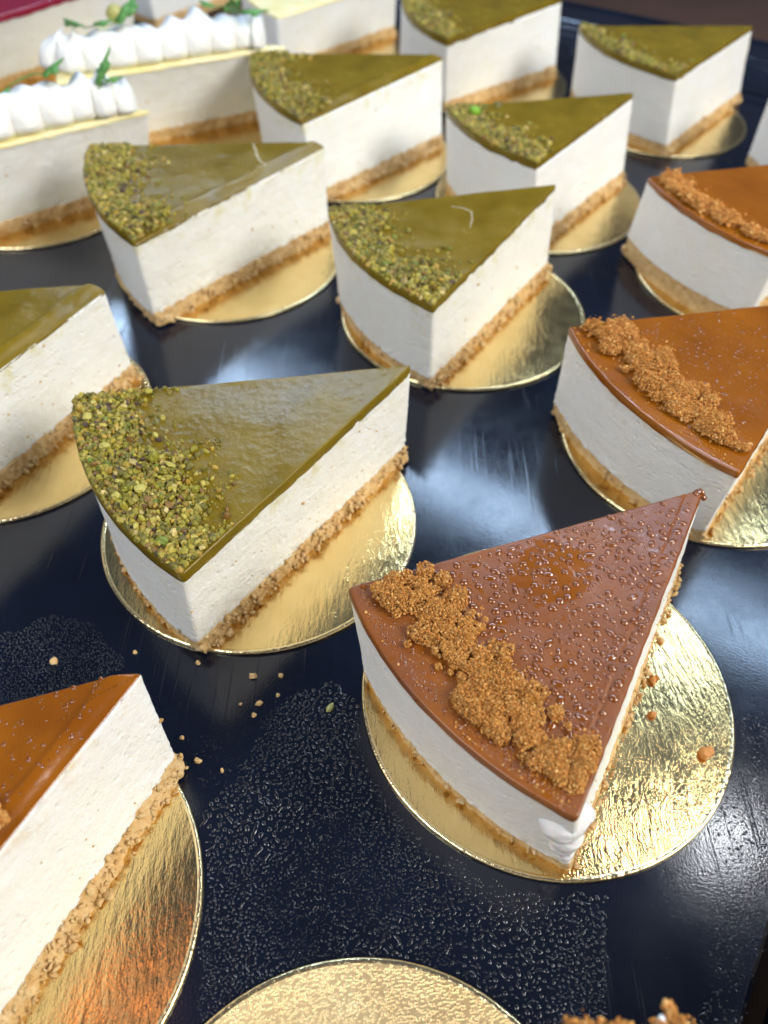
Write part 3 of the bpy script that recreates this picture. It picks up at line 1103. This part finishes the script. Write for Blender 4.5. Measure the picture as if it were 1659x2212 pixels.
# --- D, E, F, G, H, I, J pistachio
for key, lab, ds, nn, bev, s0 in (
    ('D', 'pistachio slice cut off by the left edge, just its blunt tip and side visible', .0006, 500, .0022, .78),
    ('E', 'pistachio slice with a pale crack across its narrow tip, before the lemon slices', .0006, 5600, .0020, .80),
    ('F', 'central pistachio slice with a curved scratch in its glaze, above the large one', .0006, 5600, 0, .80),
    ('G', 'pistachio slice directly right of the lemon slices, its tip touching the one behind', .0008, 3800, .0012, .79),
    ('H', 'pistachio slice with one bright green half nut near its left corner', .0008, 3800, 0, .82),
    ('I', 'pistachio slice cut off by the top edge of the photo', .0009, 2600, 0, .80),
    ('J', 'farthest right pistachio slice, alone near the back edge of the tray', .0009, 2200, 0, .86),
):
    root, c, org, hh, ztop, gl = build_slice(key, lab, ds, M_PIST, .0032 if key != 'F' else .0026, cream=M_CREAM_G if key in 'DEFG' else M_CREAM, group=GP, bevel=bev, rnd=.0012 if key != 'D' else .0016)
    nut_topping(root, c, org, ztop, nn, 40 + ord(key), s0 + .03, .98)
    if key == 'H':
        xy = polar(c, org, np.array([.90]), np.array([.20]))
        V, F, k = pieces(np.column_stack([xy, ztop(xy) + .0022]), np.array([.0024]), 3, .3, .05, ICO2)
        tag(mesh_obj('green_nut', V, F, simple('bright_green_nut', (0.20, 0.42, 0.03), .4, .4, 500, .0003), root), 'bright green half pistachio')
    if key in 'EF':
        # pale crack / scratch in the glaze: a thin raised thread
        if key == 'F':
            su = [(.50, .22), (.46, .30), (.44, .42), (.47, .55), (.52, .66)]
            w = .00028
        else:
            su = [(.31, .02), (.30, .3), (.31, .6), (.315, .86)]
            w = .0005
        su = np.array(su)
        t = np.linspace(0, len(su) - 1, 40)
        s_ = np.interp(t, np.arange(len(su)), su[:, 0]); u_ = np.interp(t, np.arange(len(su)), su[:, 1])
        xy = polar(c, org, s_, u_)
        z = ztop(xy)
        rings = []
        d = np.gradient(xy, axis=0); d /= np.hypot(d[:, 0], d[:, 1])[:, None]
        nn_ = np.column_stack([-d[:, 1], d[:, 0]])
        V = []
        for i in range(40):
            ww = w * (0.3 + .7 * math.sin(math.pi * i / 39) ** .5) * random.uniform(.7, 1.2)
            for a_ in range(6):
                an = 2 * math.pi * a_ / 6
                q = xy[i] + nn_[i] * ww * math.cos(an)
                V.append((q[0], q[1], z[i] + .45 * ww * math.sin(an) + .00005))
        F = [[i * 6 + a_, i * 6 + (a_ + 1) % 6, (i + 1) * 6 + (a_ + 1) % 6, (i + 1) * 6 + a_] for i in range(39) for a_ in range(6)]
        mesh_obj('glaze_scratch', V, np.array(F), simple('pale_scratch', (.55, .50, .34), .25, .6), root)

# --- K, L caramel
root, c, org, hh, ztop, gl = build_slice('K', 'caramel slice at the right edge directly behind the foreground caramel slice', .0006, M_CAR, .0024, cream=M_CREAM_C, group=GC, rough=.5)
crumble_topping(root, c, org, ztop, [(.92, .03, 1.0), (.88, .09, 1.3), (.87, .2, 1.1), (.85, .32, 1.3), (.86, .45, 1.35), (.87, .58, 1.2), (.90, .70, 1.2), (.92, .82, 1.1), (.94, .95, 1.0)],
                42000, 23, .00023, 230, .0070, ICO1, 100)
r = np.random.default_rng(24)
n = 500
xy = polar(c, org, .25 + .6 * np.sqrt(r.random(n)), .04 + .9 * r.random(n))
rad = 0.00015 + 0.0004 * r.random(n) ** 3
kp = sep_points(xy, rad, .0016); xy, rad = xy[kp], rad[kp]; m = len(xy)
V, F = domes(np.column_stack([xy, ztop(xy) - .00002]), rad, np.full(m, .5), 1 + .3 * r.random(m), r.random(m) * 6.28, np.zeros(m), 5)
tag(mesh_obj('glaze_bubbles', V, F, M_CARDROP, root), kind='stuff')
root, c, org, hh, ztop, gl = build_slice('L', 'farthest caramel slice, cut off by the right edge, with a thin band of crumble', .0008, M_CAR, .0022, cream=M_CREAM, group=GC, rough=.5, base_h=.010)
crumble_topping(root, c, org, ztop, [(.95, .05, .9), (.93, .15, 1.0), (.93, .35, 1.0), (.93, .6, 1.1), (.94, .9, 1.0)], 10000, 25, .00036, 160, .0045, ICO1, 20)
build_slice('M', 'slice at the right edge of which only a sliver of rounded white side shows', .0012, M_PIST, .003, cream=M_CREAM, rough=.5)
root, c, org, hh, ztop, gl = build_slice('S', 'slice on the misted board whose brown tip just enters the bottom edge', .0007, M_CAR, .0026, cream=M_CREAM_C, group=GC, rnd=.0022)
a0 = c[0] - org
crumble_topping(root, c, org, ztop, [(.03, .1, .6), (.08, .06, .9), (.14, .03, 1.5), (.20, .03, 2.0)], 5000, 61, .00028, 30, .003, ICO1, 8)
V, F, k = pieces(np.array([[a0[0] - .0055, a0[1] - .0008, hh + .0010], [a0[0] - .0115, a0[1] - .0038, hh + .0006]]), np.array([.0011, .0008]), 6, .4, .25, ICO2)
mesh_obj('cream_dab', V, F, M_SMEAR, root)
root, c, org, hh, ztop, gl = build_slice('T', 'pale crumbly slice corner on the neighbouring tray at the bottom right edge', .0012, M_CAR, .0026, cream=M_CREAM, rough=1.2)


# --- lemon slices with piped cream
def petal_row(root, pts, name='piped_cream'):
    """pts: (x,y,z,width,height,angle) of each scallop; one continuous ruffle pressed out along them"""
    P = np.array([(p[0], p[1]) for p in pts]); W = np.array([p[3] for p in pts]); H = np.array([p[4] for p in pts]); Z = pts[0][2]
    k = len(pts)
    per = 22
    t = np.linspace(-.5, k - .5, k * per + 1)
    tt = np.arange(k)
    Px = np.interp(t, tt, P[:, 0]) + np.where(t < 0, (t) * (P[1, 0] - P[0, 0]), 0) + np.where(t > k - 1, (t - k + 1) * (P[-1, 0] - P[-2, 0]), 0)
    Py = np.interp(t, tt, P[:, 1]) + np.where(t < 0, (t) * (P[1, 1] - P[0, 1]), 0) + np.where(t > k - 1, (t - k + 1) * (P[-1, 1] - P[-2, 1]), 0)
    C = np.column_stack([Px, Py])
    d = np.gradient(C, axis=0); d /= np.hypot(d[:, 0], d[:, 1])[:, None]
    d = np.column_stack([np.convolve(np.pad(d[:, q], 8, 'edge'), np.ones(17) / 17, 'valid') for q in (0, 1)])
    out = np.column_stack([d[:, 1], -d[:, 0]])
    w = np.interp(t, tt, W); h = np.interp(t, tt, H)
    ph = (t + .5) % 1.0
    lobe = .42 + .58 * np.abs(np.sin(math.pi * ph)) ** .7
    endf = np.clip((t + .5) / .22, 0, 1) ** .5 * np.clip((k - .5 - t) / .35, 0, 1) ** .5
    half = (.0012 + .50 * w * lobe) * endf + .0002
    nv = 26
    V = []
    for i in range(len(t)):
        hh_ = h[i] * .86 * (.90 + .12 * lobe[i] + .09 * math.sin(2.3 * t[i]) + .06 * math.sin(5.1 * t[i] + 1)) * (.35 + .65 * endf[i])
        for j in range(nv):
            a = j / nv
            # closed section: up the front, over the crest, down the back
            if a < .5:
                v = a * 2; side = 1
            else:
                v = (1 - a) * 2; side = -1
            v = min(v, .999)
            prof = (min(1, (v + .03) / .22)) ** .5 * (1 - .62 * max(0, (v - .5) / .5) ** 1.8)
            off = side * half[i] * prof * (1.0 if side > 0 else .55) - .0050 * v * v + .0032 * math.sin(2 * math.pi * ph[i] + 1) * v ** 4
            z = Z + hh_ * v ** .92 + .0010 * v ** 4 * math.sin(2 * math.pi * ph[i] + 2.2)
            q = C[i] + out[i] * off
            V.append((q[0], q[1], z))
    V = np.array(V)
    n = len(t)
    F = [[i * nv + j, (i + 1) * nv + j, (i + 1) * nv + (j + 1) % nv, i * nv + (j + 1) % nv] for i in range(n - 1) for j in range(nv)]
    V = np.vstack([V, V[:nv].mean(0), V[-nv:].mean(0)])
    F3 = [[len(V) - 2, (j + 1) % nv, j] for j in range(nv)] + [[len(V) - 1, (n - 1) * nv + j, (n - 1) * nv + (j + 1) % nv] for j in range(nv)]
    V = V + 0.00025 * fbm(V * 250, 4, 2)[:, None]
    return mesh_obj(name, V, [np.array(F), np.array(F3)], M_WHIP, root)


root, c, org, hh, ztop, gl = build_slice('N', 'nearer lemon slice on the left edge with a row of piped white cream', .0008, M_LEMON, .0016, cream=M_CREAM, group=GL)
a, l, f = [q - org for q in c[:3]]
dr = (a - f) / np.hypot(*(a - f)); nn = np.array([-dr[1], dr[0]])
an = math.atan2(dr[1], dr[0])
pts = []
Lc = np.hypot(*(a - f))
for k, t in enumerate(np.arange(.006, Lc - .022, .0128)):
    q = f + dr * t + nn * .0078
    pts.append((q[0], q[1], hh - .0005, .0135 + .0006 * math.sin(k * 2.1), .0185 + .0015 * math.sin(k * 1.3), an))
q = f + dr * (Lc - .0180) + nn * .0056
pts.append((q[0], q[1], hh - .0005, .0150, .0170, an))
q = f + dr * (Lc - .0085) + nn * .0042
pts.append((q[0], q[1], hh - .0005, .0120, .0150, an))
petal_row(root, pts)
rootN, orgN, hhN = root, org, hh
root, c, org, hh, ztop, gl = build_slice('O', 'farther lemon slice with piped cream curling round its left end', .0009, M_LEMON, .0016, cream=M_CREAM, group=GL)
a, l, f = [q - org for q in c[:3]]
dr = (a - f) / np.hypot(*(a - f)); nn = np.array([-dr[1], dr[0]])
an = math.atan2(dr[1], dr[0])
Lc = np.hypot(*(a - f))
pts = []
for k, t in enumerate(np.arange(.009, Lc - .014, .0126)):
    q = f + dr * t + nn * .0080
    pts.append((q[0], q[1], hh - .0005, .0132, .0180 + .0015 * math.sin(k * 1.7), an))
q = f + dr * (Lc - .0125) + nn * .0052
pts.append((q[0], q[1], hh - .0005, .0155, .0135, an))
pts = pts[1:]
q = f + dr * .0105 + nn * .0090
pts.insert(0, (q[0], q[1], hh - .0005, .0130, .0175, an))
q = f + dr * .0030 + nn * .0185
pts.insert(0, (q[0], q[1], hh - .0005, .0125, .0165, an))
petal_row(root, pts)
root, c, org, hh, ztop, gl = build_slice('P', 'lemon slice without piped cream at the top centre, half hidden by the piped one', .0012, M_LEMON, .0016, h=.034, cream=M_CREAM, group=GL)
build_slice('Q', 'white slice with dark red raspberry glaze in the top left corner', .0012, M_RASP, .0036, cream=M_CREAM)
build_slice('U', 'slice with a dark seeded top far behind the lemon slices at the top edge', .0014, M_RASP, .0030, cream=M_CREAM)


# ------------------------------------------------------------------ herb sprigs on the piped cream
def sprig(label, loc, pts_stem, leaves):
    """stem tube plus lobed leaves, local metres"""
    o = empty('herb_sprig', loc, label, 'herb', 'herb sprigs on the piped cream')
    V, F = [], []
    P = [Vector(p) for p in pts_stem]
    for i, p in enumerate(P):
        for k in range(6):
            a_ = k * math.pi / 3
            V.append((p.x + .0003 * math.cos(a_), p.y, p.z + .0003 * math.sin(a_)))
    for i in range(len(P) - 1):
        for k in range(6):
            F.append([i * 6 + k, i * 6 + (k + 1) % 6, (i + 1) * 6 + (k + 1) % 6, (i + 1) * 6 + k])
    mesh_obj('stem', V, np.array(F), M_HERB, o)
    for (x, y, z, L, w, az, tilt) in leaves:
        L, w = L * 1.35, w * 1.5
        # lobed outline, domed, with thickness
        nseg = 26
        out = []
        for j in range(nseg):
            t = j / nseg * 2 * math.pi
            lob = 1 + .28 * math.cos(5 * t) * (1 if math.cos(t) > -.6 else .3)
            out.append((L * .5 * (1 + math.cos(t) * lob), w * .5 * math.sin(t) * lob))
        R = Matrix.Rotation(az, 3, 'Z') @ Matrix.Rotation(-tilt, 3, 'Y')
        V, F4, F3 = [], [], []
        for zt, sc in ((0.00018, 1), (-0.00018, 1)):
            for (px, py) in out:
                V.append(tuple(R @ Vector((px, py, zt - abs(py) * .35)) + Vector((x, y, z))))
        V.append(tuple(R @ Vector((L * .5, 0, .0006)) + Vector((x, y, z))))
        V.append(tuple(R @ Vector((L * .5, 0, -.0002)) + Vector((x, y, z))))
        for j in range(nseg):
            j2 = (j + 1) % nseg
            F3.append([j, j2, 2 * nseg]); F3.append([nseg + j2, nseg + j, 2 * nseg + 1])
            F4.append([j, nseg + j, nseg + j2, j2])
        mesh_obj('leaf', V, [np.array(F3), np.array(F4)], M_HERB, o)
    return o


def unproj(px, py, z):
    """photo pixel (in 1659 x 2212) to the point at height z: used only to read off measured positions"""
    f = 1745.08
    X, U = (px - 829.5) / f, -(py - 1106) / f
    x = X * cr + U * sr; u = -X * sr + U * cr
    dy = cp + u * sp; dz = -sp + u * cp
    t = (z - CAM_H) / dz
    return Vector((x * t, dy * t, z))


zc = .0585
q = unproj(222, 178, zc - .003)
sprig('pointed dark green leaf lying on the nearer piped cream', q, [(0, 0, 0), (-.003, -.001, -.003), (-.006, -.002, -.006)],
      [(-.004, 0, -.001, .011, .0045, .6, .9), (.001, .0, .001, .006, .003, -.1, .2), (.0, .0, .001, .005, .0026, 1.7, .7)])
q = unproj(95, 160, zc)
sprig('curved green sprig with rounded leaf over the left of the nearer piped cream', q,
      [(0, 0, 0), (-.004, -.0005, .0003), (-.009, -.002, -.001), (-.014, -.004, -.003), (-.018, -.006, -.006), (-.021, -.008, -.009)],
      [(-.001, 0, 0, .008, .006, .2, .5), (-.019, -.006, -.006, .007, .005, 3.6, .1), (-.016, -.005, -.004, .006, .003, -1.2, .2)])
q = unproj(262, 48, zc)
sprig('broad green leafy sprig on the left of the farther piped cream', q,
      [(0, 0, 0), (-.006, -.001, -.001), (-.012, -.002, -.001), (-.018, -.002, -.002)],
      [(-.003, 0, 0, .010, .006, .8, .6), (-.018, -.002, -.001, .009, .005, -1.9, .5), (-.013, -.001, 0, .008, .004, -.3, .2), (-.020, -.001, -.001, .006, .004, 2.8, .2), (.002, .002, .002, .007, .004, .9, .7)])
q = unproj(525, 22, zc)
sprig('thin green sprig hanging over the right of the farther piped cream', q,
      [(0, 0, 0), (-.004, .0005, .001), (-.008, .001, .001), (-.014, .002, .001)],
      [(-.001, 0, 0, .010, .005, -.3, .1), (-.004, -.001, -.001, .010, .004, -1.5, .8), (-.010, 0, 0, .007, .004, .4, .4), (-.014, .002, .001, .006, .003, 2.8, .2)])
# a nut on the farther lemon slice
q = unproj(250, 30, .052)
V, F, k = pieces(np.array([[0, 0, 0]]), np.array([.0052]), 12, .15, .06, ICO2)
o = mesh_obj('candied_nut', V, F, simple('green_candied_nut', (.42, .40, .12), .4, .5, 400, .0005), None)
o.location = q
tag(o, 'single yellow green nut on the lemon slice beside the broad leafy sprig', 'nut')

# ------------------------------------------------------------------ water droplets on the tray
WET = [
    ([(-0.0435, 0.0733), (-0.0321, 0.094), (-0.0234, 0.1062), (-0.016, 0.1098), (-0.0082, 0.1064), (-0.0061, 0.0983), (-0.0028, 0.0868), (0.0043, 0.0738), (0.0141, 0.064), (0.03, 0.0564), (0.0524, 0.0556), (0.0473, 0.0263), (-0.0361, 0.0256), (-0.0422, 0.0582)], 26000, .00022, .00034),
    ([(-0.1162, 0.1197), (-0.103, 0.1283), (-0.0931, 0.1317), (-0.0845, 0.1294), (-0.078, 0.1216), (-0.0717, 0.1142), (-0.0879, 0.1027), (-0.1094, 0.0998)], 7000, .00017, .00018),
    ([(0.092, 0.0994), (0.1073, 0.105), (0.0913, 0.0535), (0.0755, 0.0274), (0.0677, 0.0273), (0.0785, 0.0594)], 3500, .00016, .00028),
    ([(-0.0325, 0.098), (-0.0234, 0.1062), (-0.0135, 0.1106), (-0.0063, 0.1037), (-0.0048, 0.0931), (-0.0111, 0.0855), (-0.0243, 0.0878)], 3500, .00026, .00040),
    ([(-0.060, 0.10), (-0.03, 0.118), (-0.010, 0.112), (-0.03, 0.075), (-0.055, 0.085)], 1400, .00008, .00012),
]


def in_poly(P, poly):
    x, y = P[:, 0], P[:, 1]
    ins = np.zeros(len(P), bool)
    n = len(poly)
    for i in range(n):
        x1, y1 = poly[i]; x2, y2 = poly[(i + 1) % n]
        c_ = ((y1 > y) != (y2 > y)) & (x < (x2 - x1) * (y - y1) / (y2 - y1 + 1e-12) + x1)
        ins ^= c_
    return ins


cen, rads = [], []
r = np.random.default_rng(77)
for wi, (poly, n, r0, r1) in enumerate(WET):
    A = np.array(poly)
    lo, hi = A.min(0), A.max(0)
    P = lo + (hi - lo) * r.random((n, 2))
    jit = 0.0012 * np.column_stack([fbm(p3(P, 0) * 220, 3), fbm(p3(P, 0) * 220, 8)]) * 2
    if wi == 0:
        jit[:, 0] *= np.clip((0.045 - P[:, 0]) / .006, 0, 1)
    ins = in_poly(P + jit, poly)
    dn = 0.55 + 0.6 * fbm(p3(P, 0) * 45, 21 + wi, 2)
    ins &= r.random(n) < np.clip(dn + .25, .12, 1)
    P = P[ins]
    cen.append(P)
    sm_ = np.clip(0.8 + 0.8 * fbm(p3(P, 0) * 70, 61 + wi, 2), .35, 1.4)
    rads.append((r0 + r1 * r.random(len(P)) ** 2.2) * sm_)
P = np.vstack(cen); R = np.concatenate(rads)
okb = np.ones(len(P), bool)
for cx, cy, br, _ in BOARDS.values():
    okb &= np.hypot(P[:, 0] - cx, P[:, 1] - cy) > br + .0006
P, R = P[okb], R[okb]
order = np.argsort(-R); P, R = P[order], R[order]
kp = sep_points(P, R * 1.25, .0013)
P, R = P[kp], R[kp]
m = len(P)
V, F = domes(p3(P, 0.0), R, .34 + .16 * r.random(m), 1 + 1.5 * r.random(m) ** 2.0, r.random(m) * 6.28, (r.random(m) - .5) * 1.0, 13)
tag(mesh_obj('water_droplets', V, F, M_WATER, None), 'fine water droplets standing on the black tray between the foreground boards', 'water droplets', kind='stuff')

# ------------------------------------------------------------------ loose crumbs
CR = [(-0.0917, 0.1155), (-0.0698, 0.1187), (-0.0515, 0.1155), (-0.0357, 0.1115), (-0.028, 0.1117), (-0.0331, 0.1032), (-0.0283, 0.1058), (-0.0381, 0.103), (-0.0341, 0.0998), (-0.047, 0.0869), (-0.0522, 0.0932), (-0.0405, 0.0845)]
SZ = [.0009, .0006, .0007, .0008, .0007, .0009, .0005, .0005, .0006, .0009, .0005, .0005]
CL = ['brown crumb lying on the small droplet patch at the left edge',
      'small crumb alone left below the front corner of the large pistachio slice',
      'crumb just under the front corner of the large pistachio slice',
      'left one of the crumb pair below the left foreground gold board',
      'right one of the crumb pair below the left foreground gold board',
      'large crumb on bare tray just left of the top of the droplet patch',
      'crumb nearest the upper tip of the big droplet patch',
      'small leftmost crumb of the cluster between the two foreground slices',
      'lowest crumb of the small cluster between the two foreground slices',
      'pale crumb on the tray right of the base of the bottom left slice',
      'tiny crumb beside the tip of the bottom left caramel slice',
      'crumb on the left border of the big droplet patch']
for (x, y), s_, lab in zip(CR, SZ, CL):
    V, F, k = pieces(np.array([[0, 0, s_ * .6]]), np.array([s_]), int(x * 1e5) % 977 + 5, .3, .25, ICO2)
    o = mesh_obj('cake_crumb', V, F, M_BASE, None, smooth=False, loc=(x, y, 0))
    tag(o, lab, 'crumb', 'loose biscuit crumbs on the tray')
V, F, k = pieces(np.array([[0, 0, .0006]]), np.array([.0010]), 71, .4, .2, ICO2)
o = mesh_obj('nut_crumb', V, F, simple('pale_green_nut', (.40, .40, .14), .5, .4, 600, .0003), None, smooth=False, loc=(-0.0139, 0.1022, 0))
tag(o, 'pale green nut crumb among the droplets left of the caramel slice', 'crumb')
for (x, y), s_, lab in (((0.083, 0.0895), .0017, 'orange crumble chunk lying on the right of the foreground gold board'),
                        ((0.0718, 0.1004), .0010, 'small orange crumb on the gold board nearest the white side of the foreground caramel slice'),
                        ((0.0742, 0.1108), .0012, 'orange crumb pair highest up on the foreground gold board')):
    V, F, k = pieces(np.array([[0, 0, s_ * .6], [s_ * .9, s_ * .5, s_ * .5]]), np.array([s_, s_ * .6]), int(x * 1e5) % 777, .3, .2, ICO2)
    o = mesh_obj('crumble_piece', V, F, simple('orange_crumb', (.50, .22, .06), .5, .4, 900, .0003), None, smooth=False, loc=(x, y, .0013))
    tag(o, lab, 'crumb')
